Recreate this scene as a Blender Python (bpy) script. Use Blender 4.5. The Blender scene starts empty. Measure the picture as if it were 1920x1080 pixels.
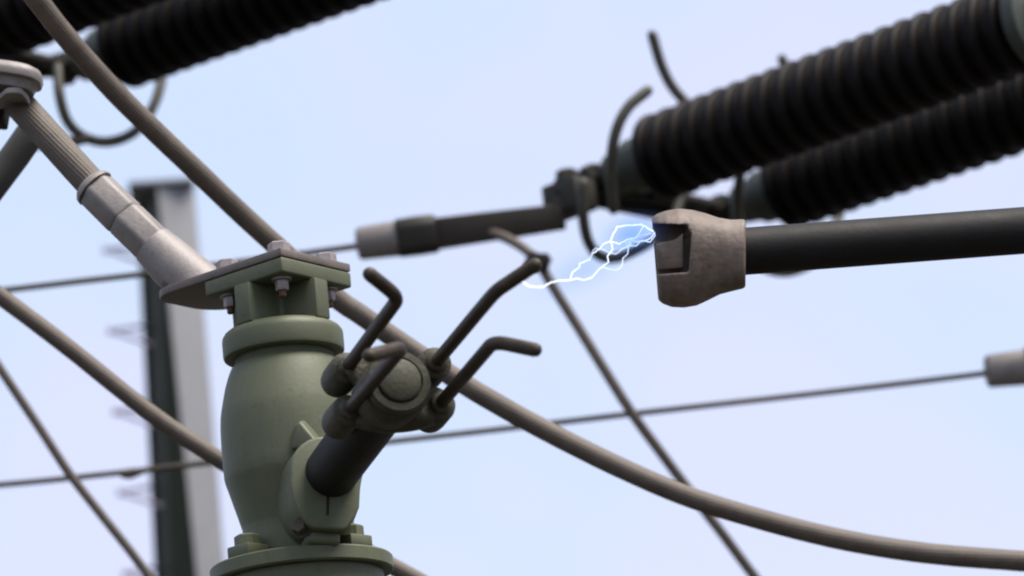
import bpy, bmesh, math, random
from mathutils import Vector, Matrix, noise as mnoise

random.seed(4)
R = math.radians
scene = bpy.context.scene
col = scene.collection

# ------------------------------------------------------------------ camera
F = 6400.0                                    # focal length in pixels of a 1920 wide frame (120 mm)
PITCH, ROLL = R(15.5), R(5.8)
CAM = Vector((0, 0, 1.6))
FWD = Vector((0, math.cos(PITCH), math.sin(PITCH)))
_r0 = Vector((1, 0, 0)); _u0 = _r0.cross(FWD)
RIGHT = _r0 * math.cos(ROLL) - _u0 * math.sin(ROLL)
UP = _u0 * math.cos(ROLL) + _r0 * math.sin(ROLL)
cd = bpy.data.cameras.new('camera')
cam = bpy.data.objects.new('camera', cd); col.objects.link(cam)
cam.matrix_world = Matrix(((RIGHT.x, UP.x, -FWD.x, CAM.x), (RIGHT.y, UP.y, -FWD.y, CAM.y),
                           (RIGHT.z, UP.z, -FWD.z, CAM.z), (0, 0, 0, 1)))
cd.sensor_width = 36; cd.lens = 120; cd.clip_end = 3000; cd.clip_start = 0.1
cd.dof.use_dof = True; cd.dof.focus_distance = 6.85; cd.dof.aperture_fstop = 2.6
scene.camera = cam

# ------------------------------------------------------------------ sky and sun
SUN_EL, SUN_AZ = R(63), R(112)                # azimuth clockwise from +Y: behind the camera, to the right
w = bpy.data.worlds.new('World'); scene.world = w; w.use_nodes = True
nt = w.node_tree; nt.nodes.clear()
out = nt.nodes.new('ShaderNodeOutputWorld'); bg = nt.nodes.new('ShaderNodeBackground')
sky = nt.nodes.new('ShaderNodeTexSky'); sky.sky_type = 'NISHITA'; sky.sun_disc = False
sky.sun_elevation = SUN_EL; sky.sun_rotation = SUN_AZ; sky.dust_density = 2.0; sky.air_density = 1.0
tc = nt.nodes.new('ShaderNodeTexCoord')
cn = nt.nodes.new('ShaderNodeTexNoise'); cn.inputs['Scale'].default_value = 9.0; cn.inputs['Detail'].default_value = 2.0
nt.links.new(tc.outputs['Generated'], cn.inputs['Vector'])
cr = nt.nodes.new('ShaderNodeValToRGB')       # thin high overcast, a little bluer or more lavender from patch to patch
cr.color_ramp.elements[0].position = 0.38; cr.color_ramp.elements[0].color = (0.652, 0.770, 1.0, 1)
cr.color_ramp.elements[1].position = 0.62; cr.color_ramp.elements[1].color = (0.728, 0.768, 1.0, 1)
nt.links.new(cn.outputs['Fac'], cr.inputs['Fac'])
sc_ = nt.nodes.new('ShaderNodeVectorMath'); sc_.operation = 'SCALE'; sc_.inputs['Scale'].default_value = 4.62
nt.links.new(cr.outputs['Color'], sc_.inputs[0])
mx = nt.nodes.new('ShaderNodeMix'); mx.data_type = 'RGBA'; mx.inputs['Factor'].default_value = 0.9
nt.links.new(sky.outputs['Color'], mx.inputs[6]); nt.links.new(sc_.outputs[0], mx.inputs[7])
nt.links.new(mx.outputs[2], bg.inputs['Color']); bg.inputs['Strength'].default_value = 0.05
nt.links.new(bg.outputs[0], out.inputs['Surface'])
sd = bpy.data.lights.new('sun', 'SUN'); sd.energy = 1.5; sd.angle = R(35); sd.color = (1.0, 0.93, 0.85)
sun = bpy.data.objects.new('sun', sd); col.objects.link(sun)
sdir = Vector((math.sin(SUN_AZ) * math.cos(SUN_EL), math.cos(SUN_AZ) * math.cos(SUN_EL), math.sin(SUN_EL)))
sun.rotation_euler = sdir.to_track_quat('Z', 'Y').to_euler()
sun.location = (3, -3, 12)
vs = scene.view_settings
vs.view_transform = 'Standard'; vs.look = 'None'; vs.gamma = 1.0; vs.exposure = 2.2; vs.use_curve_mapping = False
scene.render.filter_size = 2.1
scene.cycles.filter_width = 2.1
scene.cycles.volume_step_rate = 0.5

# ------------------------------------------------------------------ helpers
def P(px, py, d):
    return CAM + d * (FWD + RIGHT * ((px - 960) / F) + UP * ((540 - py) / F))
def proj(v):
    q = v - CAM; d = q.dot(FWD)
    return 960 + F * q.dot(RIGHT) / d, 540 - F * q.dot(UP) / d, d

MW = {}
def world_of(o):
    return MW.get(o.name, Matrix.Identity(4)) if o else Matrix.Identity(4)
def tag(o, label=None, cat=None, group=None, kind=None):
    if label: o['label'] = label
    if cat: o['category'] = cat
    if group: o['group'] = group
    if kind: o['kind'] = kind
    return o
def empty(name, loc, label, cat, group=None, rot=None):
    o = bpy.data.objects.new(name, None); col.objects.link(o)
    m = Matrix.Translation(loc)
    if rot is not None: m = m @ rot.to_4x4()
    o.matrix_world = m; o.empty_display_size = 0.1
    MW[o.name] = m
    return tag(o, label, cat, group)

def catmull(pts, n):
    pts = [Vector(p) for p in pts]
    e = [2 * pts[0] - pts[1]] + pts + [2 * pts[-1] - pts[-2]]
    o = []
    for i in range(1, len(e) - 2):
        a, b, c, d = e[i - 1], e[i], e[i + 1], e[i + 2]
        for k in range(n):
            t = k / n
            o.append(0.5 * ((2 * b) + (c - a) * t + (2 * a - 5 * b + 4 * c - d) * t * t + (3 * b - a - 3 * c + d) * t ** 3))
    o.append(pts[-1].copy())
    return o
def resample(pts, step):
    o = [pts[0].copy()]; acc = 0.0; last = pts[0]
    for p in pts[1:]:
        seg = (p - last).length
        while acc + seg >= step:
            t = (step - acc) / seg
            last = last.lerp(p, t); o.append(last.copy()); seg = (p - last).length; acc = 0.0
        acc += seg; last = p
    if (o[-1] - pts[-1]).length > step * 0.3: o.append(pts[-1].copy())
    return o

class MB:
    def __init__(s): s.v = []; s.f = []
    def add(s, v, f):
        b = len(s.v); s.v += [Vector(q) for q in v]; s.f += [tuple(i + b for i in q) for q in f]; return s
    def rings(s, rings, cap=True):
        n = len(rings[0]); v = [p for r in rings for p in r]; f = []
        for i in range(len(rings) - 1):
            for k in range(n):
                a = i * n + k; b = i * n + (k + 1) % n
                f.append((a, b, b + n, a + n))
        if cap:
            f.append(tuple(range(n - 1, -1, -1))); m = (len(rings) - 1) * n
            f.append(tuple(range(m, m + n)))
        return s.add(v, f)
    def tube(s, pts, r, seg=14, round_ends=False, strands=0, lay=0.0, amp=0.05):
        pts = [Vector(p) for p in pts]; n = len(pts)
        rr = list(r) if isinstance(r, (list, tuple)) else [r] * n
        if round_ends:
            for end in (0, 1):
                i, j = (0, 1) if end == 0 else (len(pts) - 1, len(pts) - 2)
                d = (pts[i] - pts[j]).normalized(); q = rr[i]
                ex = [(pts[i] + d * q * math.sin(a), q * math.cos(a)) for a in (R(35), R(65), R(85))]
                if end == 0:
                    pts = [e[0] for e in reversed(ex)] + pts; rr = [e[1] for e in reversed(ex)] + rr
                else:
                    pts += [e[0] for e in ex]; rr += [e[1] for e in ex]
        n = len(pts); T = []
        for i in range(n):
            T.append((pts[min(i + 1, n - 1)] - pts[max(i - 1, 0)]).normalized())
        a = Vector((0, 0, 1)) if abs(T[0].z) < 0.9 else Vector((1, 0, 0))
        nx = (a - T[0] * a.dot(T[0])).normalized(); rings = []; L = 0.0
        for i in range(n):
            nx = (nx - T[i] * nx.dot(T[i])).normalized(); ny = T[i].cross(nx)
            if i: L += (pts[i] - pts[i - 1]).length
            ring = []
            for k in range(seg):
                th = 2 * math.pi * k / seg; q = rr[i]
                if strands:
                    ph = (th * strands + 2 * math.pi * L * lay) / 2
                    q = q * (1 - amp + amp * abs(math.cos(ph)))
                ring.append(pts[i] + (nx * math.cos(th) + ny * math.sin(th)) * q)
            rings.append(ring)
        return s.rings(rings)
    def lathe(s, prof, org, axis, seg=48):
        ax = Vector(axis).normalized(); a = Vector((0, 0, 1)) if abs(ax.z) < 0.9 else Vector((1, 0, 0))
        nx = (a - ax * a.dot(ax)).normalized(); ny = ax.cross(nx)
        return s.rings([[Vector(org) + ax * t + (nx * math.cos(2 * math.pi * k / seg) + ny * math.sin(2 * math.pi * k / seg)) * max(r, 1e-4)
                         for k in range(seg)] for r, t in prof])
    def bm(s, bm):
        bm.verts.ensure_lookup_table(); bm.verts.index_update()
        s.add([v.co.copy() for v in bm.verts], [[v.index for v in f.verts] for f in bm.faces]); bm.free(); return s
    def solid(s, rings, bevel=0.0, seg=2):
        """closed loft of rings with bevelled edges"""
        t = MB().rings(rings); bm = bmesh.new()
        vs_ = [bm.verts.new(p) for p in t.v]
        for f in t.f: bm.faces.new([vs_[i] for i in f])
        bmesh.ops.recalc_face_normals(bm, faces=bm.faces)
        if bevel:
            ed = [e for e in bm.edges if e.calc_face_angle(0) > R(28)]
            bmesh.ops.bevel(bm, geom=ed, offset=bevel, segments=seg, affect='EDGES', profile=0.5, clamp_overlap=True)
        return s.bm(bm)
    def box(s, c, ex, ey, ez, bevel=0.0):
        """centre and three half-axis vectors"""
        c, ex, ey, ez = map(Vector, (c, ex, ey, ez))
        lo = [c - ex - ey - ez, c + ex - ey - ez, c + ex + ey - ez, c - ex + ey - ez]
        return s.solid([lo, [p + 2 * ez for p in lo]], bevel)
    def prism(s, poly, z0, z1, bevel=0.0, seg=2):
        return s.solid([[Vector((p[0], p[1], z0)) for p in poly], [Vector((p[0], p[1], z1)) for p in poly]], bevel, seg)
    def hexbolt(s, c, ax, r, h, washer=0.0):
        ax = Vector(ax).normalized()
        if washer: s.lathe([(washer, 0), (washer, h * 0.22), (washer * 0.96, h * 0.25)], c, ax, 20)
        o = Vector(c) + ax * (h * 0.25 if washer else 0)
        s.lathe([(r, 0), (r, h * 0.85), (r * 0.86, h)], o, ax, 6); return s
    def build(s, name, mat, parent=None, smooth=34, loc=None):
        me = bpy.data.meshes.new(name)
        M = world_of(parent)
        if parent is None:
            if loc is None: loc = s.v[0]
            M = Matrix.Translation(loc)
        I = M.inverted()
        me.from_pydata([I @ v for v in s.v], [], s.f); me.validate(); me.update()
        b = bmesh.new(); b.from_mesh(me); bmesh.ops.recalc_face_normals(b, faces=b.faces); b.to_mesh(me); b.free()
        for p in me.polygons: p.use_smooth = True
        me.set_sharp_from_angle(angle=R(smooth))
        me.materials.append(mat)
        o = bpy.data.objects.new(name, me); col.objects.link(o)
        if parent is None: o.location = loc
        else: o.parent = parent
        MW[o.name] = M
        return o

# ------------------------------------------------------------------ materials
def material(name, base, alt, rough=0.5, metal=0.0, scale=14.0, speck=None, bump=0.15, bscale=120.0, spec=0.5, streak=None, warm=(0.84, 0.78, 0.61)):
    m = bpy.data.materials.new(name); m.use_nodes = True; t = m.node_tree; N = t.nodes; L = t.links
    k = warm
    wm = lambda c: None if c is None else (c[0] * k[0], c[1] * k[1], c[2] * k[2])
    base, alt, speck, streak = wm(base), wm(alt), wm(speck), wm(streak)
    b = N['Principled BSDF']; b.inputs['Roughness'].default_value = rough; b.inputs['Metallic'].default_value = metal
    b.inputs['Specular IOR Level'].default_value = spec
    g = N.new('ShaderNodeNewGeometry')
    n1 = N.new('ShaderNodeTexNoise'); n1.inputs['Scale'].default_value = scale; n1.inputs['Detail'].default_value = 6; n1.inputs['Roughness'].default_value = 0.65
    L.new(g.outputs['Position'], n1.inputs['Vector'])
    r1 = N.new('ShaderNodeValToRGB'); r1.color_ramp.elements[0].position = 0.32; r1.color_ramp.elements[1].position = 0.68
    r1.color_ramp.elements[0].color = (*alt, 1); r1.color_ramp.elements[1].color = (*base, 1)
    L.new(n1.outputs['Fac'], r1.inputs['Fac']); c = r1.outputs['Color']
    if streak:                                  # rain-washed dirt running down
        mp = N.new('ShaderNodeMapping'); mp.inputs['Scale'].default_value = (60, 60, 5)
        L.new(g.outputs['Position'], mp.inputs['Vector'])
        n3 = N.new('ShaderNodeTexNoise'); n3.inputs['Scale'].default_value = 1.0; n3.inputs['Detail'].default_value = 4
        L.new(mp.outputs[0], n3.inputs['Vector'])
        r3 = N.new('ShaderNodeValToRGB'); r3.color_ramp.elements[0].position = 0.5; r3.color_ramp.elements[1].position = 0.75
        r3.color_ramp.elements[0].color = (0, 0, 0, 1); r3.color_ramp.elements[1].color = (0.4, 0.4, 0.4, 1)
        L.new(n3.outputs['Fac'], r3.inputs['Fac'])
        x3 = N.new('ShaderNodeMix'); x3.data_type = 'RGBA'; L.new(r3.outputs['Color'], x3.inputs['Factor'])
        L.new(c, x3.inputs[6]); x3.inputs[7].default_value = (*streak, 1); c = x3.outputs[2]
    if speck:
        n2 = N.new('ShaderNodeTexNoise'); n2.inputs['Scale'].default_value = scale * 7; n2.inputs['Detail'].default_value = 3
        L.new(g.outputs['Position'], n2.inputs['Vector'])
        r2 = N.new('ShaderNodeValToRGB'); r2.color_ramp.elements[0].position = 0.60; r2.color_ramp.elements[1].position = 0.70
        r2.color_ramp.elements[0].color = (0, 0, 0, 1); r2.color_ramp.elements[1].color = (0.7, 0.7, 0.7, 1)
        L.new(n2.outputs['Fac'], r2.inputs['Fac'])
        x2 = N.new('ShaderNodeMix'); x2.data_type = 'RGBA'; L.new(r2.outputs['Color'], x2.inputs['Factor'])
        L.new(c, x2.inputs[6]); x2.inputs[7].default_value = (*speck, 1); c = x2.outputs[2]
    L.new(c, b.inputs['Base Color'])
    rm = N.new('ShaderNodeMapRange'); rm.inputs['To Min'].default_value = max(0.05, rough - 0.1); rm.inputs['To Max'].default_value = min(1, rough + 0.12)
    L.new(n1.outputs['Fac'], rm.inputs['Value']); L.new(rm.outputs[0], b.inputs['Roughness'])
    if bump:
        nb = N.new('ShaderNodeTexNoise'); nb.inputs['Scale'].default_value = bscale; nb.inputs['Detail'].default_value = 4
        L.new(g.outputs['Position'], nb.inputs['Vector'])
        bp = N.new('ShaderNodeBump'); bp.inputs['Strength'].default_value = bump; bp.inputs['Distance'].default_value = 0.004
        L.new(nb.outputs['Fac'], bp.inputs['Height']); L.new(bp.outputs[0], b.inputs['Normal'])
    return m

M_GREEN = material('green_paint', (0.108, 0.127, 0.084), (0.080, 0.096, 0.062), 0.55, scale=7, speck=(0.078, 0.088, 0.046), streak=(0.078, 0.084, 0.046), bump=0.10, spec=0.5)
M_CAPG = material('olive_end_cap', (0.060, 0.064, 0.046), (0.044, 0.047, 0.034), 0.55, scale=20, speck=(0.030, 0.026, 0.019), bump=0.3, spec=0.35)
M_TIN = material('tinned_plate', (0.175, 0.152, 0.128), (0.115, 0.100, 0.083), 0.5, 0.1, scale=22, speck=(0.10, 0.078, 0.066), bump=0.25, bscale=180, warm=(0.84, 0.79, 0.80))
M_ALU = material('weathered_aluminium', (0.29, 0.275, 0.25), (0.205, 0.192, 0.172), 0.5, 0.05, scale=14, speck=(0.19, 0.165, 0.145), bump=0.2, warm=(0.84, 0.79, 0.80))
M_BOLT = material('galvanised_bolt', (0.40, 0.37, 0.345), (0.27, 0.245, 0.225), 0.38, 0.25, scale=40, bump=0.1, warm=(0.84, 0.79, 0.80))
M_RUST = material('rusty_stud', (0.14, 0.065, 0.033), (0.07, 0.033, 0.02), 0.8, scale=60, bump=0.3)
M_CABLE = material('weathered_strand', (0.148, 0.128, 0.110), (0.098, 0.083, 0.072), 0.62, 0.05, scale=26, speck=(0.07, 0.058, 0.048), bump=0.3, bscale=260, warm=(0.84, 0.78, 0.70))
M_WIRE = material('thin_wire_metal', (0.088, 0.074, 0.060), (0.06, 0.05, 0.04), 0.6, 0.05, scale=20)
M_PRONG = material('bronze_prong', (0.058, 0.044, 0.035), (0.030, 0.023, 0.018), 0.5, 0.1, scale=34, speck=(0.10, 0.055, 0.030), bump=0.5, bscale=170, spec=0.3)
M_SOCKET = material('dirty_casting', (0.076, 0.075, 0.059), (0.044, 0.042, 0.032), 0.6, 0.0, scale=24, speck=(0.028, 0.023, 0.018), bump=0.5, bscale=110, spec=0.3)
M_DARK = material('dark_tube', (0.015, 0.0145, 0.017), (0.0105, 0.010, 0.012), 0.6, 0.0, scale=20, speck=(0.024, 0.021, 0.020), bump=0.12, spec=0.22)
M_GREYTUBE = material('grey_tube', (0.058, 0.060, 0.066), (0.042, 0.044, 0.048), 0.55, 0.0, scale=16)
M_HEAD = material('cast_contact', (0.245, 0.200, 0.158), (0.090, 0.068, 0.045), 0.6, 0.0, scale=12, bump=0.35, bscale=90, streak=(0.060, 0.045, 0.030), warm=(0.84, 0.79, 0.80))
M_PORC = material('brown_porcelain', (0.0085, 0.0066, 0.0072), (0.005, 0.004, 0.0044), 0.5, 0.0, scale=12, bump=0.05, spec=0.12)
M_CAP = material('galvanised_cap', (0.050, 0.062, 0.062), (0.033, 0.041, 0.040), 0.55, 0.05, scale=20)
M_HARD = material('dark_fitting', (0.028, 0.027, 0.023), (0.017, 0.016, 0.014), 0.6, 0.1, scale=22)
M_LINK = material('brown_link', (0.048, 0.039, 0.035), (0.032, 0.026, 0.024), 0.6, 0.1, scale=22)
M_HORN = material('horn_rod', (0.060, 0.063, 0.058), (0.042, 0.042, 0.038), 0.55, 0.1, scale=22)
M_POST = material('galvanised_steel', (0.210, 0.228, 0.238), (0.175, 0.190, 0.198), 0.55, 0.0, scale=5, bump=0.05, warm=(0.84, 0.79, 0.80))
M_POST_SHADE = material('steel_green_shaded', (0.031, 0.039, 0.028), (0.024, 0.030, 0.021), 0.7, 0.0, scale=5, bump=0.05, spec=0.25)  # darker, greenish copy of the post steel; side-face shade put into the colour
M_IRON = material('step_iron_steel', (0.36, 0.33, 0.42), (0.30, 0.27, 0.35), 0.6, 0.0, warm=(0.84, 0.79, 0.80))
M_GRAVEL = material('gravel', (0.045, 0.043, 0.040), (0.022, 0.021, 0.019), 0.95, scale=30, speck=(0.07, 0.067, 0.061), bump=0.8, bscale=40)
M_CONC = material('concrete', (0.30, 0.29, 0.27), (0.23, 0.22, 0.2), 0.85, scale=8)

# ------------------------------------------------------------------ ground
g = MB(); S_ = 900
g.add([(-S_, -S_, 0), (S_, -S_, 0), (S_, S_, 0), (-S_, S_, 0)], [(0, 1, 2, 3)])
tag(g.build('ground', M_GRAVEL, loc=Vector((0, 0, 0))), 'dark gravel yard', kind='structure')

# ------------------------------------------------------------------ green switch column
AX = P(531, 645, 7.1)                           # a point of the column's vertical axis
def zrow(row):
    lo, hi = AX.z - 2.5, AX.z + 2.5
    for _ in range(50):
        m = (lo + hi) / 2
        if proj(Vector((AX.x, AX.y, m)))[1] > row: lo = m
        else: hi = m
    return lo
s = 7.1 / F                                     # metres per photo pixel here
cx = Vector((CAM.x - AX.x, CAM.y - AX.y, 0)).normalized()       # towards the viewer
ex = Vector((0, 0, 1)).cross(cx)                                 # to the right
def plan(x, y):                                  # right, towards viewer in px
    return (AX.x + (ex.x * x + cx.x * y) * s, AX.y + (ex.y * x + cx.y * y) * s)
def polar(r, deg): return plan(r * math.sin(R(deg)), r * math.cos(R(deg)))
def lath(prof, seg=64):
    return MB().lathe([(r * s, zrow(row)) for r, row in prof], (AX.x, AX.y, 0), (0, 0, 1), seg)

sw = empty('disconnector_switch', Vector((AX.x, AX.y, 0)), 'olive green barrel-shaped switch head with four bent prongs on a short dark arm', 'switch')
lath([(100, 1056), (103, 1000), (103, 988), (104.5, 982), (110, 961), (117, 936), (123.5, 912), (128, 897), (129.3, 890), (130, 870), (130.3, 830), (129.5, 798), (127.5, 775), (125.5, 764), (121, 745), (115, 722), (108, 702), (101, 687), (95, 682), (93, 676), (93, 662)]).build('housing', M_GREEN, sw)
lath([(86, 670), (108, 670), (112.5, 667.5), (114, 663), (114, 636), (113, 630), (109, 624), (101, 618.5), (92, 616), (80, 615)]).build('collar', M_GREEN, sw)
# cross-shaped bracket: four ribs with scooped recesses between them
poly = []
for k in range(4):
    a0 = 49 + 90 * k                             # rib direction
    hw = 18.0; rt = 106.0
    da = math.degrees(math.atan2(hw, rt)); rr = math.hypot(hw, rt)
    poly += [polar(rr, a0 - da), polar(rr, a0 + da)]
    for q in range(1, 12):
        t = q / 12.0; ang = a0 + da + (90 - 2 * da) * t
        rad = 105 - 70 * math.sin(math.pi * t) ** 0.75
        poly.append(polar(rad, ang))
MB().prism(poly, zrow(620), zrow(547.5), bevel=0.003).build('bracket', M_GREEN, sw)
corner = [polar(139, 4 + 90 * k) for k in range(4)]
MB().prism(corner, zrow(548), zrow(519.5), bevel=0.005, seg=3).build('top_plate', M_GREEN, sw)
UPZ = Vector((0, 0, 1))
for k in range(4):                               # nuts under the plate
    x, y = polar(93, 4 + 90 * k); z = zrow(548)
    nut = MB(); nut.lathe([(19 * s, 0), (19 * s, -4 * s)], (x, y, z), UPZ, 24)
    nut.lathe([(12.5 * s, 0), (12.5 * s, -17 * s), (11 * s, -19 * s)], (x, y, z - 4.5 * s), UPZ, 6)
    no = nut.build('nut', M_BOLT, sw)
    MB().lathe([(7 * s, 0), (7 * s, -11 * s), (5.5 * s, -13 * s)], (x, y, z - 23 * s), UPZ, 14).build('stud', M_RUST, no)
# base flange with bolts
lath([(70, 1084), (166, 1084), (169, 1081), (169, 1059), (166, 1056), (95, 1056)]).build('flange', M_GREEN, sw)
for k in range(4):
    x, y = polar(133, 45 + 90 * k); z = zrow(1056)
    e_ = Vector((x - AX.x, y - AX.y, 0)).normalized(); t_ = UPZ.cross(e_)
    b = MB(); b.box(Vector((x, y, z + 11 * s)), e_ * 27 * s, t_ * 28 * s, UPZ * 10.9 * s, 0.004)
    b.hexbolt((x, y, z + 22.1 * s), UPZ, 24 * s, 20 * s)
    b.build('flange_bolt', M_GREEN, sw)
# everything below the frame: cap, sheds, pedestal down to the gravel
zc = zrow(1085)
MB().lathe([(150 * s, zc), (150 * s, zc - 0.02), (140 * s, zc - 0.12), (120 * s, zc - 0.14)], (AX.x, AX.y, 0), UPZ, 48).build('insulator_cap', M_GREEN, sw)
pr = []; z = zc - 0.141
for k in range(16):
    pr += [(0.085, z), (0.15, z - 0.028), (0.152, z - 0.034), (0.145, z - 0.038), (0.09, z - 0.05)]; z -= 0.07
MB().lathe(pr, (AX.x, AX.y, 0), UPZ, 40).build('post_insulator', M_PORC, sw)
MB().lathe([(0.13, z), (0.14, z - 0.08), (0.19, z - 0.082), (0.19, z - 0.11)], (AX.x, AX.y, 0), UPZ, 40).build('lower_flange', M_CAP, sw)
zp = z - 0.112
MB().box((AX.x, AX.y, zp / 2 + 0.06), (0.1, 0, 0), (0, 0.1, 0), (0, 0, zp / 2 - 0.061), 0.008).build('pedestal', M_POST, sw)
MB().box((AX.x, AX.y, 0.062), (0.3, 0, 0), (0, 0.3, 0), (0, 0, 0.06), 0.01).build('footing', M_CONC, sw)

# arm socket and arm
A0 = P(622, 884, 6.83); A1 = P(749, 713, 6.30)
ad = (A1 - A0).normalized()
f1 = (RIGHT - ad * RIGHT.dot(ad)).normalized(); f2 = ad.cross(f1) * -1
if f2.dot(UP) < 0: f2 = -f2
fp = 6.83 / F
def face(px, py, back=0.0, k=1.0):
    return A0 + (f1 * ((px - 622) / 0.965) + f2 * ((884 - py) / 0.955)) * fp * k - ad * back
outl = [(612 + 66 * math.cos(R(a)), 884 - 66 * math.sin(R(a))) for a in range(180, -1, -12)]
outl += [(676, 915), (675, 945), (668, 965), (655, 986), (645, 992), (590, 992), (578, 985), (563, 968), (551, 940), (546, 912)]
so = MB()
so.solid([[face(x, y, 0.26, 1.12) for x, y in outl], [face(x, y, 0.15, 1.09) for x, y in outl], [face(x, y, 0.085, 1.03) for x, y in outl],
          [face(x, y, 0.06, 1.0) for x, y in outl], [face(x, y, 0, 1.0) for x, y in outl]], 0.006, 3)
sock = so.build('arm_socket', M_GREEN, sw, smooth=50)
MB().box(face(616, 946), f1 * 2.2 * fp, f2 * 21 * fp, ad * 0.0012).build('slit', M_DARK, sock)
q = MB(); q.box(face(616, 1001, 0.075), f1 * 30 * fp, f2 * 13 * fp, ad * 0.055, 0.008)
q.build('clamp_lug', M_GREEN, sock, smooth=60)
q = MB(); q.hexbolt(face(569, 985, 0.035) + f1 * 0.006, (ad - f1 * 0.5), 15 * fp, 20 * fp, 20 * fp); q.build('clamp_bolt', M_SOCKET, sock)
# gusset web between barrel and socket
gt = [(562, 789, 6.882), (551, 797, 6.884), (545, 842, 6.875), (606, 842, 6.85)]
gu = [(573, 785, 6.93), (560, 793, 6.95), (555, 840, 6.95), (615, 838, 6.90)]
MB().solid([[P(*q) for q in gu], [P(*q) for q in gt]], 0.006, 3).build('gusset', M_GREEN, sw, smooth=55)

arm = MB(); arm.tube([A0 - ad * 0.05, A0, A0.lerp(A1, 0.5), A1 - ad * 0.03], 0.0535, 40)
armo = arm.build('contact_arm', M_DARK, sw)
# end cap: outer ring and a raised inner disc with a groove between them
e = 6.3 / F
MB().lathe([(58 * e, -0.05), (61 * e, -0.045), (61 * e, -0.005), (59 * e, 0), (46 * e, 0.001), (43.5 * e, -0.004), (42 * e, -0.004), (41 * e, 0.004), (37 * e, 0.0065), (1 * e, 0.0075)],
           A1, ad, 56).build('end_cap', M_CAPG, armo)
# cast spider carrying four sockets, one prong in each
base = [(652, 688), (655, 768), (818, 679), (826, 757)]
mid = P(745, 722, 6.36)
sp = MB()
sp.lathe([(58 * e, 0), (66 * e, 0.008), (67 * e, 0.07), (63 * e, 0.078)], A1 - ad * 0.106, ad, 40)
for bx_, by_ in base:
    c = P(bx_, by_, 6.42); v = c - (mid - ad * 0.03); v = v - ad * v.dot(ad)
    sidew = ad.cross(v.normalized())
    root = mid - ad * 0.045
    for k in (0,):
        sp.solid([[root + sidew * a * 0.034 + ad * b for a, b in ((-1, -0.018), (1, -0.018), (1, 0.018), (-1, 0.018))],
                  [root + v + sidew * a * 0.026 + ad * b for a, b in ((-1, -0.016), (1, -0.016), (1, 0.016), (-1, 0.016))]], 0.008, 3)
# lower bridge between the two bottom sockets
lb, rb_ = P(660, 776, 6.43), P(822, 768, 6.43)
sp.tube(catmull([lb, P(700, 786, 6.40), P(742, 788, 6.40), P(785, 782, 6.40), rb_], 5), 0.024, 16, True)
sp.build('prong_carrier', M_SOCKET, armo, smooth=45)
el = [(748, 558), (755, 651), (921, 556), (926, 640)]
tip = [(693, 514), (692, 667), (1003, 497), (1003, 656)]
ed = [6.05, 6.06, 6.02, 6.05]; td = [6.00, 5.95, 5.97, 6.00]
for i in range(4):
    c = P(*base[i], 6.40); E_ = P(*el[i], ed[i]); T_ = P(*tip[i], td[i]); d = (E_ - c).normalized()
    MB().lathe([(20 * e, -0.105), (28 * e, -0.101), (31.5 * e, -0.092), (33 * e, -0.075), (32.5 * e, -0.014), (30.5 * e, -0.004), (25 * e, 0.0), (22 * e, 0.001), (20.5 * e, 0.012), (17 * e, 0.015), (13 * e, 0.016)],
               c, d, 36).build('socket', M_SOCKET, armo)
    if i == 2:
        pts = catmull([c + d * 0.006, c.lerp(E_, 0.5), c.lerp(E_, 0.86), P(930, 547, 6.0), P(958, 527, 5.985), P(985, 509, 5.975), T_], 8)
    else:
        k = 0.030
        b0 = E_ - d * k; b1 = E_ + (T_ - E_).normalized() * k
        arc = [b0.lerp(E_, t).lerp(E_.lerp(b1, t), t) for t in [q / 8 for q in range(9)]]
        pts = [c + d * 0.006, c.lerp(b0, 0.33), c.lerp(b0, 0.66)] + arc + [b1.lerp(T_, 0.5), T_]
    rad = 0.0128
    MB().tube(pts, rad, 20, True).build('prong', M_PRONG, armo)

# ------------------------------------------------------------------ cable with its lug bolted on the plate
fc, rc, lc = [Vector((*plan(139 * math.sin(R(4 + a)), 139 * math.cos(R(4 + a))), 0)) for a in (0, 90, -90)]
d1 = (lc - fc); d2 = (rc - fc)                   # along the pad, across the pad
lug = empty('power_cable', Vector((lc.x, lc.y, zrow(519))), 'stranded grey cable sloping down to a flared lug bolted on the green top plate', 'cable')
pts = [Vector((0, 0)), ]
def padpt(u, v): return fc + d1 * u + d2 * v
pad = [padpt(0.0, 0.0), padpt(0.0, 1.0)]
# far and near outer corners rounded
rad_u, rad_v = 0.33, 0.42
for k in range(0, 10):
    a = R(90 * k / 9); pad.append(padpt(1.74 - rad_u + rad_u * math.sin(a), 1.0 - rad_v + rad_v * math.cos(a)))
for k in range(0, 10):
    a = R(90 * k / 9); pad.append(padpt(1.74 - 0.30 + 0.30 * math.cos(a), 0.24 - 0.24 * math.sin(a)))
pz0, pz1 = zrow(518.3), zrow(503)
pado = MB().prism([(p.x, p.y) for p in pad], pz0, pz1, 0.003).build('terminal_pad', M_TIN, lug)
for k in range(4):
    x, y = polar(93, 4 + 90 * k)
    MB().hexbolt((x, y, pz1 + 0.0002), UPZ, 21 * s, 17 * s, 24 * s).build('bolt', M_BOLT, pado)
b0 = padpt(1.12, 0.52); b0.z = pz1
B1 = P(190, 366, 7.31)
Bm = P(322, 494, 7.247)
sdir_ = (B1 - Bm).normalized()
fl = MB()
secs = []
cab_w = 7.2 / F
ux = d1.normalized(); vx = d2.normalized()
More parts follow.
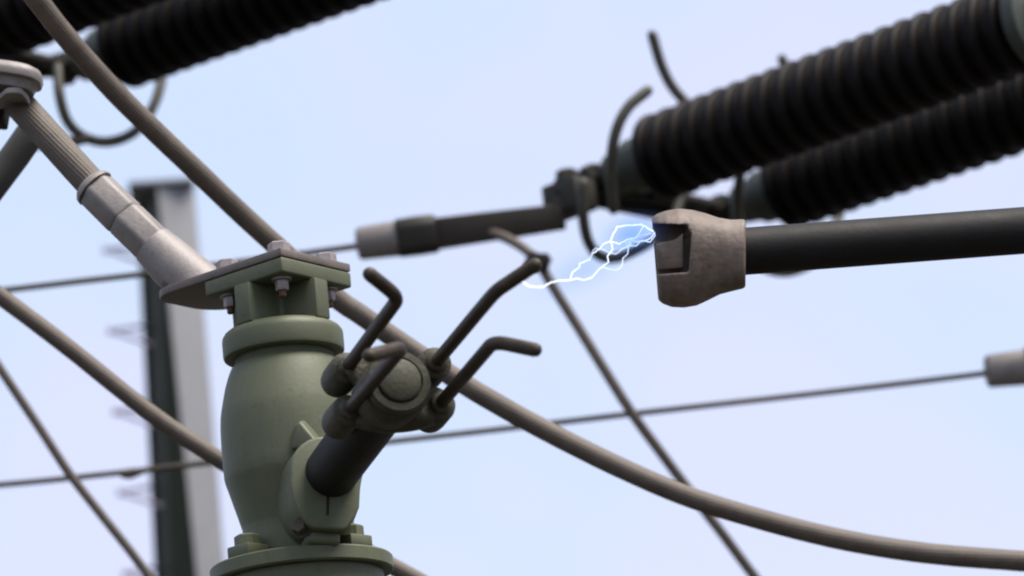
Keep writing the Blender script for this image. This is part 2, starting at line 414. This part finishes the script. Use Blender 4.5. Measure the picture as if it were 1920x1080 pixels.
# flat tongue foot flaring out of the round sleeve
perp1 = (RIGHT - sdir_ * RIGHT.dot(sdir_)).normalized()
perp1 = (RIGHT * 0.73 + UP * 0.68); perp1 = (perp1 - sdir_ * perp1.dot(sdir_)).normalized(); perp2 = sdir_.cross(perp1)
def ring(c, a, b, n=28, p=2.0):
    o = []
    for k in range(n):
        th = 2 * math.pi * k / n; co, si = math.cos(th), math.sin(th)
        o.append(c + perp1 * a * math.copysign(abs(co) ** (2 / p), co) + perp2 * b * math.copysign(abs(si) ** (2 / p), si))
    return o
fn = 36
def lugring(c, a, b, n=fn):
    return [c + perp1 * a * math.cos(2 * math.pi * k / n) + perp2 * b * math.sin(2 * math.pi * k / n) for k in range(n)]
def onto_pad(r, k=1.0):                           # slide a ring down the lug's axis on to the pad
    o = []
    for p in r:
        t = (pz1 + 0.0005 - p.z) / -sdir_.z
        o.append(p - sdir_ * t * k)
    return o
r9 = lugring(P(287, 460, 7.264), 41.5 * cab_w, 42 * cab_w); r8 = lugring(Bm, 47 * cab_w, 47 * cab_w)
rw = lugring(Bm + perp1 * 6 * cab_w, 52 * cab_w, 50 * cab_w); rx_ = lugring(Bm + perp1 * 3 * cab_w, 50 * cab_w, 48 * cab_w)
fl.rings([onto_pad(rw), onto_pad(rx_, 0.55), r8, r9])
fl.build('lug_flare', M_ALU, lug, smooth=60)
sl = MB()
c0, c1, c2 = P(291, 464, 7.262), P(233, 408, 7.29), P(178, 354, 7.317)
def hexring(c, r, ch=0.0, n=6):
    return [c + (perp1 * math.cos(R(60 * k + 20)) + perp2 * math.sin(R(60 * k + 20))) * r for k in range(n)]
sl.solid([hexring(c0, 42 * cab_w), hexring(c1, 42 * cab_w)], 0.008, 3)
sl.solid([hexring(c1 - sdir_ * 0.006, 42.8 * cab_w), hexring(c2, 42 * cab_w)], 0.009, 3)
sl.lathe([(41 * cab_w, 0), (40 * cab_w, 0.008), (34 * cab_w, 0.016)], c2, sdir_, 28)
sl.build('compression_sleeve', M_ALU, lug)
cp = [P(200, 375, 7.307), P(165, 338, 7.325), P(100, 266, 7.36), P(45, 205, 7.40), P(-10, 145, 7.44), P(-60, 90, 7.5), P(-140, 10, 7.56)]
cb = MB(); cb.tube(resample(catmull(cp, 20), 0.006), 29 * 7.35 / F, 104, strands=26, lay=7.0, amp=0.05)
cb.build('strand', M_CABLE, lug, smooth=80)

# clamp at the upper left edge
cl = empty('cable_clamp', P(20, 170, 7.4), 'pale two-plate clamp with rounded top gripping the stranded cable at the upper left edge', 'clamp')
hz = (RIGHT * 1.0 + UP * -0.12).normalized(); hf = Vector((0.0, 1, 0)) ; hf = (hf - hz * hf.dot(hz)).normalized(); hu = hz.cross(hf)
cw = 7.38 / F
def clampring(c, wx, wy, n=32, p=3.2):
    o = []
    for k in range(n):
        th = 2 * math.pi * k / n; co, si = math.cos(th), math.sin(th)
        o.append(c + hz * wx * math.copysign(abs(co) ** (2 / p), co) + hf * wy * math.copysign(abs(si) ** (2 / p), si))
    return o
cc = P(-6, 147, 7.36)
up_ = MB()
up_.rings([clampring(cc - hu * 22 * cw, 72 * cw, 40 * cw), clampring(cc - hu * 6 * cw, 77 * cw, 44 * cw), clampring(cc - hu * 4 * cw, 84 * cw, 58 * cw), clampring(cc + hu * 6 * cw, 86 * cw, 60 * cw),
           clampring(cc + hu * 17 * cw, 82 * cw, 56 * cw), clampring(cc + hu * 23 * cw, 70 * cw, 46 * cw), clampring(cc + hu * 25 * cw, 50 * cw, 30 * cw)])
up_.build('upper_plate', M_ALU, cl, smooth=60)
MB().hexbolt(P(-12, 124, 7.36) , hu, 20 * cw, 9 * cw, 26 * cw).build('bolt', M_BOLT, cl)
lo_ = MB()
sad = catmull([P(-60, 190, 7.33), P(-5, 188, 7.33), P(14, 176, 7.32), P(38, 175, 7.33), P(50, 184, 7.35), P(56, 194, 7.37)], 6)
rings_ = []
for i, pp in enumerate(sad):
    rings_.append([pp + hf * a * 18 * cw + hu * b * 5.5 * cw for a, b in ((-1, -1), (-1, 1), (2.2, 1), (2.2, -1))])
lo_.solid(rings_, 0.004)
lo_.build('lower_saddle', M_ALU, cl)
q = MB(); q.box(P(-25, 205, 7.46), hz * 40 * cw, hf * 40 * cw, hu * 26 * cw, 0.006); q.build('clamp_body', M_DARK, cl)
# grey bus tube behind the clamp
bt = MB(); bt.tube([P(75, 225, 7.62), P(30, 290, 7.6), P(-60, 410, 7.57), P(-400, 860, 7.4)], 0.0335, 36)
tag(bt.build('bus_tube', M_GREYTUBE), 'dark grey tube slanting down off the left edge below the pale clamp', 'tube')

# ------------------------------------------------------------------ long cables and wires
def cable(name, label, cat, pts, r, mat, strands=0, lay=0, step=0.05, seg=14, group=None):
    m = MB(); m.tube(resample(catmull(pts, 24), step), r, seg, strands=strands, lay=lay, amp=0.035)
    return tag(m.build(name, mat, smooth=80), label, cat, group)
A_px = [(-40, -140, 7.35), (16, -67, 7.4), (70, 0, 7.45), (122, 67, 7.5), (207, 163, 7.58), (285, 241, 7.64), (370, 322, 7.7), (444, 393, 7.76), (515, 458, 7.8), (580, 516, 7.84), (640, 566, 7.86),
        (673, 588, 7.87), (757, 646, 7.88), (873, 722, 7.88), (923, 752, 7.88), (1000, 795, 7.88), (1144, 868, 7.85), (1287, 930, 7.82), (1431, 975, 7.8), (1575, 1011, 7.8), (1719, 1035, 7.8), (1862, 1048, 7.8), (2000, 1054, 7.8), (2300, 1045, 7.8), (2700, 1010, 7.8)]
cable('overhead_cable', 'thick brownish cable passing behind the switch and sagging to the lower right corner', 'cable', [P(*q) for q in A_px], 0.0240, M_CABLE, 20, 7.0, 0.012, 80)
C_px = [(-300, 330, 8.0), (-120, 464, 8.0), (0, 555, 8.0), (68, 606, 8.0), (137, 659, 8.0), (259, 757, 8.0), (333, 811, 8.0), (418, 866, 8.0), (560, 957, 8.0), (690, 1036, 8.0), (765, 1078, 8.0), (900, 1148, 8.0), (1200, 1270, 8.0)]
cable('lower_cable', 'medium grey cable sloping from the left edge to behind the green barrel', 'cable', [P(*q) for q in C_px], 0.0205, M_CABLE, 14, 7.0, 0.012, 56)
D_px = [(-200, 385, 9.3), (-80, 568, 9.3), (0, 691, 9.3), (74, 802, 9.3), (128, 885, 9.3), (178, 950, 9.3), (237, 1024, 9.3), (274, 1073, 9.3), (340, 1165, 9.3), (460, 1320, 9.3)]
cable('jumper_wire', 'thin wire dropping steeply through the lower left corner', 'wire', [P(*q) for q in D_px], 0.0125, M_CABLE)
E_px = [(-500, 602, 10.2), (0, 545, 10.2), (145, 528, 10.2), (285, 512, 10.2), (450, 491, 10.2), (600, 471, 10.2), (690, 459, 10.2)]
cable('strain_wire', 'thin blurred wire from the left edge behind the lug to the pale sleeve clamp', 'wire', [P(*q) for q in E_px], 0.0095, M_WIRE)
F_px = [(-500, 950, 10.2), (0, 909, 10.2), (200, 889, 10.2), (380, 869, 10.2), (560, 849, 10.2), (705, 831, 10.2), (945, 804, 10.2), (1185, 776, 10.2), (1500, 741, 10.2), (1700, 718, 10.2), (1865, 698, 10.2)]
lw = cable('low_strain_wire', 'long thin wire crossing the whole width behind the green barrel', 'wire', [P(*q) for q in F_px], 0.0092, M_WIRE)
MB().tube([P(222, 888, 10.19), P(232, 889, 10.19), P(245, 888, 10.19), P(262, 884, 10.19), P(275, 881, 10.19)], [0.006, 0.014, 0.017, 0.012, 0.008], 12).build('splice', M_WIRE, lw)
G_px = [(890, 432, 10.2), (920, 436, 10.18), (950, 447, 10.12), (975, 461, 10.04), (996, 477, 9.99), (1015, 500, 9.96), (1040, 543, 9.95), (1080, 607, 9.94), (1130, 688, 9.92), (1185, 775, 9.9), (1240, 850, 9.9), (1300, 930, 9.9), (1360, 1008, 9.9), (1415, 1082, 9.9), (1560, 1270, 9.9)]
gw = cable('dropper_wire', 'brown wire dropping from under the strain clamp to the bottom edge right of centre', 'wire', [P(*q) for q in G_px], 0.0150, M_CABLE)
ck = MB(); ck.box(P(1008, 492, 9.95), RIGHT * 0.034 + UP * -0.012, UP * 0.026 + RIGHT * 0.01, FWD * 0.03, 0.008)
ck.box(P(1018, 486, 9.94), RIGHT * 0.018, UP * 0.018, FWD * 0.036, 0.006)
ck.build('wire_clamp', M_LINK, gw)

# ------------------------------------------------------------------ strain clamps
def strain_clamp(a, b, label, long=True):
    """a: mouth of the sleeve, b: direction point along the clamp (both px + depth)"""
    A, B = P(*a), P(*b); d = (B - A).normalized(); u = (UP - d * UP.dot(d)).normalized(); v = d.cross(u)
    k = a[2] / F
    t = empty('strain_clamp', A, label, 'clamp', 'strain clamps on the thin wires')
    MB().lathe([(10 * k, 0), (26 * k, 0.004), (31 * k, 0.012), (33 * k, 0.09), (34 * k, 0.125)], A, d, 36).build('sleeve', M_ALU, t)
    bd = MB()
    pr = [(x * math.copysign(1, 1), y) for x, y in ((-36, -20), (-24, -36), (24, -36), (36, -20), (36, 20), (24, 36), (-24, 36), (-36, 20))]
    bd.solid([[A + d * q + u * y * k * m + v * x * k * m for x, y in pr] for q, m in ((0.1255, 1.0), (0.19, 1.03), (0.245, 1.0))], 0.006)
    bd.build('clamp_body', M_HARD, t)
    if long:
        br = MB()
        br.solid([[A + d * q - u * 1 * k + u * y * k * h + v * x * k * h for x, y in ((-22, -30), (22, -30), (22, 30), (-22, 30))] for q, h in ((0.24, 1.0), (0.42, 0.93), (0.63, 0.82))], 0.006)
        br.build('link_bar', M_LINK, t)
        for q in (0.30, 0.44):
            p2 = MB(); p2.hexbolt(A + d * q - v * 23 * k, -v, 12 * k, 16 * k, 15 * k); p2.build('bolt', M_LINK, t)
    return t
strain_clamp((667, 458, 10.2), (1065, 404, 10.2), 'pale sleeve and dark bar clamp joining the upper thin wire to the insulators')
strain_clamp((1846, 697, 10.2), (2100, 669, 10.2), 'pale sleeve clamp ending the low thin wire at the right edge')

# ------------------------------------------------------------------ insulator strings
S1a, S1b = P(1212, 304, 10.3), P(1905, 52, 9.49)
U = (S1b - S1a).normalized(); LEN = (S1b - S1a).length
NS = 20; PITCH_S = LEN / NS; RS = 0.1375
yv = (UPZ - U * UPZ.dot(U)).normalized(); zv = U.cross(yv)
ROT = Matrix((U, yv, zv)).transposed()
SH1 = P(1212, 304, 10.3) - P(1212, 304, 10.3)
def shed_mesh():
    m = MB(); p = PITCH_S
    pr = [(0.100, 0.0), (0.112, 0.12 * p), (0.126, 0.24 * p), (0.1305, 0.31 * p), (0.1338, 0.40 * p), (0.1345, 0.50 * p), (0.1334, 0.60 * p), (0.131, 0.68 * p), (0.122, 0.72 * p), (0.104, 0.80 * p), (0.100, 1.0 * p)]
    m.lathe(pr, (0, 0, 0), (1, 0, 0), 44)
    me = bpy.data.meshes.new('shed'); me.from_pydata(m.v, [], m.f); me.update()
    b = bmesh.new(); b.from_mesh(me); bmesh.ops.recalc_face_normals(b, faces=b.faces); b.to_mesh(me); b.free()
    for q in me.polygons: q.use_smooth = True
    me.set_sharp_from_angle(angle=R(50)); me.materials.append(M_PORC); return me
SHED = shed_mesh()
L1a = P(-26, 38, 10.3)
UL_ = (P(667, -226, 9.49) - L1a).normalized()
def frame_of(u):
    y = (UPZ - u * UPZ.dot(u)).normalized(); z = u.cross(y)
    return y, z, Matrix((u, y, z)).transposed()
def string(origin, label, horns, U=U):
    yv, zv, ROT = frame_of(U)
    t = empty('insulator_string', origin, label, 'insulator', 'ribbed brown insulator strings', ROT)
    for k in range(NS):
        o = bpy.data.objects.new('shed', SHED); col.objects.link(o); o.parent = t; o.location = (k * PITCH_S + 0.028, 0, 0)
    c = MB(); c.lathe([(0.045, -0.135), (0.062, -0.13), (0.066, -0.11), (0.072, -0.06), (0.085, -0.045), (0.087, 0.026), (0.07, 0.0275)], origin, U, 40)
    cap = c.build('end_cap', M_CAP, t)
    ck = MB(); k = 0.03
    for sgn in (-1, 1):
        ck.box(origin - U * 0.165 + zv * sgn * 0.024, U * 0.05, zv * 0.008, yv * 0.034, 0.006)
    ck.lathe([(0.018, -0.055), (0.018, 0.055)], origin - U * 0.185, zv, 14)
    ck.hexbolt(origin - U * 0.185 - zv * 0.055, -zv, 0.03, 0.022); ck.hexbolt(origin - U * 0.185 + zv * 0.055, zv, 0.03, 0.022)
    ck.build('clevis', M_HARD, t)
    c = MB(); c.lathe([(0.07, 0.0), (0.128, 0.003), (0.132, 0.012), (0.130, 0.045), (0.085, 0.055), (0.075, 0.10), (0.03, 0.14)], origin + U * (LEN + 0.029), U, 40)
    c.build('end_cap', M_CAP, t)
    c = MB(); c.tube([origin + U * (LEN + 0.15), origin + U * (LEN + 4.0)], 0.028, 16); c.build('link_rod', M_HARD, t)
    for h, rr in horns:
        m = MB(); m.tube(resample(catmull(h, 10), 0.02), rr, 14, True); m.build('arcing_horn', M_HORN, t, smooth=80)
    return t
def px(l, dx=0, dy=0): return [P(a + dx, b + dy, c) for a, b, c in l]
hornA = [(1150, 392, 10.02), (1146, 340, 10.0), (1147, 290, 9.98), (1157, 240, 9.98), (1179, 200, 10.0), (1214, 170, 10.03)]
hornB = [(1345, 250, 10.5), (1300, 206, 10.5), (1262, 165, 10.5), (1240, 122, 10.5), (1223, 66, 10.5)]
hornU1 = [(1093, 345, 10.08), (1093, 400, 10.08), (1102, 450, 10.1), (1122, 478, 10.14), (1152, 484, 10.2), (1190, 470, 10.28), (1226, 448, 10.36), (1262, 412, 10.44), (1280, 360, 10.5)]
hornU2 = [(108, 128, 10.55), (112, 180, 10.5), (127, 228, 10.5), (158, 257, 10.52), (203, 266, 10.56), (250, 249, 10.64), (283, 208, 10.74), (301, 160, 10.82), (306, 110, 10.88)]
hr = 0.0165
O2 = P(1450, 362, 10.75)
string(S1a, 'front ribbed brown insulator of the right pair, highest, under the two curved horn tips', [(px(hornA), hr), (px(hornB), hr), (px(hornU1), hr)])
string(O2, 'rear ribbed brown insulator of the right pair, lower, just above the dark horizontal tube', [(px([(a, b, c + 0.45) for a, b, c in hornA], 238, 58), hr), (px([(a, b, c + 0.4) for a, b, c in hornB], 243, 42), hr), (px(hornU2, 1272, 244), hr)])
string(L1a, 'front ribbed brown insulator filling the extreme upper left corner', [], UL_)
l2 = string(P(212, 96, 10.75), 'rear ribbed brown insulator at the upper left with a U-shaped horn hanging beneath', [(px(hornU2), hr), (px([(60, 272, 10.5), (120, 269, 10.5), (165, 259, 10.52)]), hr)], UL_)

def yoke(o1, o2, label, apex, U=U):
    yv = frame_of(U)[0]
    t = empty('yoke_plate', apex, label, 'yoke plate', 'yoke plates of the insulator pairs')
    a, b = o1 - U * 0.205, o2 - U * 0.205; n = yv
    x = (b - a).normalized(); y = n.cross(x).normalized()
    if y.dot(-U) < 0: y = -y
    out_ = [a - x * 0.06 - y * 0.045, b + x * 0.06 - y * 0.045, b + x * 0.06 + y * 0.045, (a + b) / 2 + x * 0.16 + y * 0.15, apex + x * 0.06, apex - x * 0.06, a - x * 0.06 + y * 0.045]
    MB().solid([[p - n * 0.012 for p in out_], [p + n * 0.012 for p in out_]], 0.004).build('plate', M_HARD, t)
    for p in (a, b):
        m = MB(); m.hexbolt(p + n * 0.0122, n, 0.03, 0.03, 0.038); m.build('bolt', M_HARD, t)
        m = MB(); m.hexbolt(p - n * 0.0122, -n, 0.03, 0.03, 0.038); m.build('nut', M_HARD, t)
    m = MB(); m.box(apex + n * 0.0, x * 0.05, y * 0.07, n * 0.05, 0.012); m.hexbolt(apex + n * 0.051, n, 0.034, 0.03, 0.042)
    m.build('shackle', M_HARD, t)
    return t
apx = P(1068, 372, 10.22)
yoke(S1a, O2, 'dark yoke plate joining the right pair of insulators behind the electric arc', apx)
yoke(L1a, P(212, 96, 10.75), 'dark yoke plate joining the upper left pair of insulators', P(1068 - 1238, 372 - 270, 10.22), UL_)

# ------------------------------------------------------------------ opposite contact tube with cast head
ct = empty('contact_tube', P(1400, 470, 6.8), 'thick dark horizontal tube with a pale fist-shaped cast contact on its left end', 'contact')
k8 = 6.8 / F
T0, T1 = P(1385, 472, 6.8), P(1920, 432, 6.86)
tdv = (T1 - T0).normalized()
MB().tube([T0, T0.lerp(T1, 0.5), T1, T1 + tdv * 1.2], 44.5 * k8, 44).build('tube', M_DARK, ct)
sec = [(1398, 413, 538, 0.9), (1394, 411, 541, 0.95), (1372, 412, 546, 0.95), (1348, 408, 552, 0.93), (1325, 400, 563, 0.9), (1303, 394, 573, 0.88), (1278, 391, 578, 0.86), (1254, 395, 576, 0.84), (1236, 402, 569, 0.8), (1228, 409, 562, 0.74)]
hd = MB(); rings_ = []
for x, yt, yb, wd in sec:
    c = (yt + yb) / 2; h = (yb - yt) / 2; ring_ = []
    sk = (x - 1398) / -170.0
    for q in range(44):
        th = 2 * math.pi * q / 44; co, si = math.cos(th), math.sin(th); pw = 2 / 2.5
        yy = -h * math.copysign(abs(si) ** pw, si); zz = h * wd * math.copysign(abs(co) ** pw, co)
        shx = sk * (-8 if yy > 0 else 4) * -(yy / h)
        bx_ = mnoise.noise(Vector((x * 0.02, th * 1.3, 3.1))) * 2.4 * sk
        ring_.append(P(x + (yy / h) * 6 * sk, c + yy + bx_, 6.8 + (zz + bx_) * k8))
    rings_.append(ring_)
hd.rings(rings_)
ho = hd.build('contact_head', M_HEAD, ct, smooth=55)
cut = MB()
pg = [(1190, 430), (1240, 427), (1284, 424), (1296, 436), (1294, 470), (1291, 510), (1190, 518)]
cut.rings([[P(x, y, 6.5) for x, y in pg], [P(x, y, 6.765) for x, y in pg]])
pg2 = [(1180, 424), (1240, 420), (1290, 422), (1290, 444), (1255, 452), (1180, 452)]
cut2 = MB(); cut2.rings([[P(x, y, 6.5) for x, y in pg2], [P(x, y, 6.80) for x, y in pg2]])
for cm in (cut, cut2):
    co_ = cm.build('cutter', M_HEAD, ct)
    bo = ho.modifiers.new('b', 'BOOLEAN'); bo.object = co_; bo.operation = 'DIFFERENCE'; bo.solver = 'EXACT'
    dg = bpy.context.evaluated_depsgraph_get(); dg.update()
    nm = bpy.data.meshes.new_from_object(ho.evaluated_get(dg)); ho.modifiers.clear(); ho.data = nm
    bpy.data.objects.remove(co_)
rmod = ho.modifiers.new('r', 'REMESH'); rmod.mode = 'VOXEL'; rmod.voxel_size = 0.0022
smod = ho.modifiers.new('s', 'SMOOTH'); smod.iterations = 12; smod.factor = 0.5
dg = bpy.context.evaluated_depsgraph_get(); dg.update()
nm = bpy.data.meshes.new_from_object(ho.evaluated_get(dg)); ho.modifiers.clear(); ho.data = nm
if not nm.materials: nm.materials.append(M_HEAD)
for q in ho.data.polygons: q.use_smooth = True
fg = MB(); fgp = [(1229, 458), (1268, 448), (1281, 436), (1282, 502), (1233, 506)]
fg.solid([[P(x, y, 6.739) for x, y in fgp], [P(x, y, 6.772) for x, y in fgp]], 0.004)
fg.build('contact_finger', M_HEAD, ct)

# ------------------------------------------------------------------ far gantry post with step irons
GD = 17.0; gk = GD / F
gp = empty('gantry_post', P(340, 700, GD), 'pale blurred steel post with a dark side and step irons behind the switch', 'post')
pc = P(292, 346, GD)
ghz = Vector((0, 1, 0))
def at_z(px_, py_):                                # point in the vertical plane through the post
    q = FWD + RIGHT * ((px_ - 960) / F) + UP * ((540 - py_) / F); n = Vector((pc.x - CAM.x, pc.y - CAM.y, 0)).normalized()
    return CAM + q * ((pc - CAM).dot(n) / q.dot(n))
gn = Vector((pc.x, pc.y, 0)).normalized(); gr = Vector((gn.y, -gn.x, 0))
cT, cB = at_z(294, 346), at_z(369, 1080)
rT, rB = at_z(364, 346), at_z(424, 1080)
lT, lB = at_z(264, 346), at_z(298, 1080)
def down(T, B):                                    # carried on down to the ground
    return B + (B - T) * (B.z / (T.z - B.z))
dk = gn * 0.25
pf = MB()
ZT, Z0 = cT.z, 0.0
def lv(p, z): return Vector((p.x, p.y, z))
c0_, r0_, l0_ = down(cT, cB), down(rT, rB), down(lT, lB)
# front face slab turned slightly right, side face slab behind it
th = 0.02
pf.solid([[lv(c0_, 0), lv(r0_, 0) + gn * 0.05, lv(r0_, 0) + gn * 0.07, lv(c0_, 0) + gn * th], [lv(cT, ZT), lv(rT, ZT) + gn * 0.05, lv(rT, ZT) + gn * 0.07, lv(cT, ZT) + gn * th]], 0.004)
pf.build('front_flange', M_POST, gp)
pw_ = MB()
pw_.solid([[lv(c0_, 0) + gn * (th + .002), lv(c0_, 0) + gr * 0.02 + gn * (th + .002), lv(l0_, 0) + gn * 0.30 + gr * 0.02, lv(l0_, 0) + gn * 0.30],
           [lv(cT, ZT) + gn * (th + .002), lv(cT, ZT) + gr * 0.02 + gn * (th + .002), lv(lT, ZT) + gn * 0.30 + gr * 0.02, lv(lT, ZT) + gn * 0.30]], 0.0)
pw_.build('web', M_POST_SHADE, gp)
pb = MB()
pb.solid([[lv(l0_, 0) + gn * 0.302 - gr * 0.01, lv(l0_, 0) + gn * 0.302 + gr * 0.24, lv(l0_, 0) + gn * 0.32 + gr * 0.24, lv(l0_, 0) + gn * 0.32 - gr * 0.01],
          [lv(lT, ZT) + gn * 0.302 - gr * 0.03, lv(lT, ZT) + gn * 0.302 + gr * 0.2, lv(lT, ZT) + gn * 0.32 + gr * 0.2, lv(lT, ZT) + gn * 0.32 - gr * 0.03]], 0.0)
pb.build('rear_flange', M_POST_SHADE, gp)
cpt = MB(); cc_ = (lv(lT, ZT) + lv(rT, ZT)) / 2 + gn * 0.16
cpt.box(cc_ + UPZ * 0.012 - gr * 0.03, gr * 0.165, gn * 0.17, UPZ * 0.0115, 0.003); cpt.build('cap_plate', M_POST, gp)
for k in range(9):
    y0 = 305 + 152.5 * k; x0 = 187 + 9.2 * k
    if k == 0: continue
    a_ = at_z(x0, y0) + gn * 0.1; e1 = at_z(x0 + 76, y0 - 30) + gn * 0.3; e2 = at_z(x0 + 76, y0 + 26) + gn * 0.1
    m = MB(); m.tube([e1, a_.lerp(e1, 0.1), a_.lerp(e2, 0.1), e2], 0.0095, 10, True); m.lathe([(0.02, -0.012), (0.02, 0.012)], a_, gr, 12)
    m.build('step_iron', M_IRON, gp)

# ------------------------------------------------------------------ electric arc
def emission(name, colr, st):
    m = bpy.data.materials.new(name); m.use_nodes = True; N = m.node_tree.nodes; N.clear()
    e_ = N.new('ShaderNodeEmission'); e_.inputs['Color'].default_value = (*colr, 1); e_.inputs['Strength'].default_value = st
    o_ = N.new('ShaderNodeOutputMaterial'); m.node_tree.links.new(e_.outputs[0], o_.inputs['Surface']); return m
M_ARC = emission('arc_plasma', (0.90, 0.94, 1.0), 0.36)
M_ARC2 = emission('arc_plasma_thin', (0.74, 0.83, 1.0), 0.30)
def adp(x): return 5.99 + (x - 974) / (1228 - 974) * 0.70
def apts(l):
    o = []
    for a, b in l: o.append(P(a, b, adp(a)))
    r_ = [o[0]]
    for p, q in zip(o, o[1:]):                      # small kinks
        n = max(1, int((q - p).length / 0.012))
        for k in range(1, n + 1):
            t_ = p.lerp(q, k / n)
            if k < n: t_ = t_ + (RIGHT * random.uniform(-1, 1) + UP * random.uniform(-1, 1)) * 0.0008
            r_.append(t_)
    return r_
arcs = [
    ('discharge', M_ARC, 2.6, [(968, 517), (976, 524), (984, 531), (993, 537), (1008, 538), (1021, 537), (1034, 529), (1048, 526), (1069, 525), (1080, 522), (1095, 525), (1109, 521), (1125, 503), (1141, 492), (1139, 480), (1149, 467), (1145, 451), (1150, 438), (1157, 425), (1180, 422), (1204, 421)]),
    ('discharge', M_ARC, 3.2, [(1201, 420.5), (1210, 424), (1218, 430), (1224, 433)]),
    ('branch', M_ARC, 1.9, [(1069, 524), (1073, 511), (1086, 502), (1087, 494), (1105, 487), (1111, 475), (1124, 467), (1131, 458), (1145, 452), (1161, 458), (1179, 448), (1190, 447), (1199, 437), (1207, 424)]),
    ('branch', M_ARC2, 1.6, [(1218, 430), (1227, 436), (1221, 445), (1210, 451), (1193, 453), (1182, 449)]),
    ('branch', M_ARC2, 1.2, [(1131, 501), (1142, 505), (1154, 506.5), (1162, 503), (1167, 496), (1168, 484), (1177, 476), (1178, 464), (1182, 450)]),
    ('branch', M_ARC2, 1.2, [(1122, 467), (1132, 468), (1141, 473), (1155, 476), (1165, 467), (1180, 461), (1193, 461), (1202, 451), (1219, 454), (1228, 442), (1227, 436)]),
    ('branch', M_ARC2, 1.0, [(1190, 447), (1200, 442), (1212, 440), (1221, 437)]),
    ('branch', M_ARC2, 1.0, [(1105, 487), (1112, 470), (1117, 465), (1124, 467)]),
    ('branch', M_ARC2, 1.0, [(1178, 464), (1174, 457), (1179, 452), (1184, 456), (1180, 462)]),
]
arc = empty('electric_arc', P(974, 523, 5.99), 'branching blue white electric spark between the upper right prong and the pale contact', 'spark')
for nm_, m_, r_, l_ in arcs:
    p_ = apts(l_); n_ = len(p_)
    MB().tube(p_, [r_ * 6.4 / F * (0.54 if r_ > 1.7 else 1.0) * (0.75 + 0.35 * random.random()) for _ in range(n_)], 8, True).build(nm_, m_, arc, smooth=80)
def glow(center, rx, ry, rz, xdir, absd, em, name='glow'):
    m = bpy.data.materials.new('ionised_air'); m.use_nodes = True; N = m.node_tree.nodes; L = m.node_tree.links; N.clear()
    o_ = N.new('ShaderNodeOutputMaterial'); pv = N.new('ShaderNodeVolumePrincipled')
    tc_ = N.new('ShaderNodeTexCoord'); gr_ = N.new('ShaderNodeTexGradient'); gr_.gradient_type = 'QUADRATIC_SPHERE'
    L.new(tc_.outputs['Object'], gr_.inputs['Vector'])
    ab = N.new('ShaderNodeVolumeAbsorption'); ab.inputs['Color'].default_value = (0.15, 0.50, 0.99, 1)
    m1 = N.new('ShaderNodeMath'); m1.operation = 'MULTIPLY'; m1.inputs[1].default_value = absd; L.new(gr_.outputs['Fac'], m1.inputs[0]); L.new(m1.outputs[0], ab.inputs['Density'])
    em_ = N.new('ShaderNodeEmission'); em_.inputs['Color'].default_value = (0.06, 0.25, 1.0, 1)
    m2 = N.new('ShaderNodeMath'); m2.operation = 'MULTIPLY'; m2.inputs[1].default_value = em; L.new(gr_.outputs['Fac'], m2.inputs[0]); L.new(m2.outputs[0], em_.inputs['Strength'])
    ad_ = N.new('ShaderNodeAddShader'); L.new(ab.outputs[0], ad_.inputs[0]); L.new(em_.outputs[0], ad_.inputs[1]); L.new(ad_.outputs[0], o_.inputs['Volume'])
    N.remove(pv)
    bm = bmesh.new(); bmesh.ops.create_icosphere(bm, subdivisions=3, radius=1.0)
    me = bpy.data.meshes.new(name); bm.to_mesh(me); bm.free(); me.materials.append(m)
    o = bpy.data.objects.new(name, me); col.objects.link(o)
    X = xdir.normalized(); Y = FWD; Y = (Y - X * Y.dot(X)).normalized(); Z = X.cross(Y)
    M = Matrix((X * rx, Y * rz, Z * ry)).transposed().to_4x4(); M.translation = center
    o.parent = arc; o.matrix_local = MW[arc.name].inverted() @ M
    return o
glow(P(1186, 440, 6.53), 0.090, 0.060, 0.06, RIGHT + UP * 0.25, 24.0, 0.75)
glow(P(1092, 506, 6.30), 0.150, 0.058, 0.06, RIGHT + UP * 0.45, 8.0, 0.03)
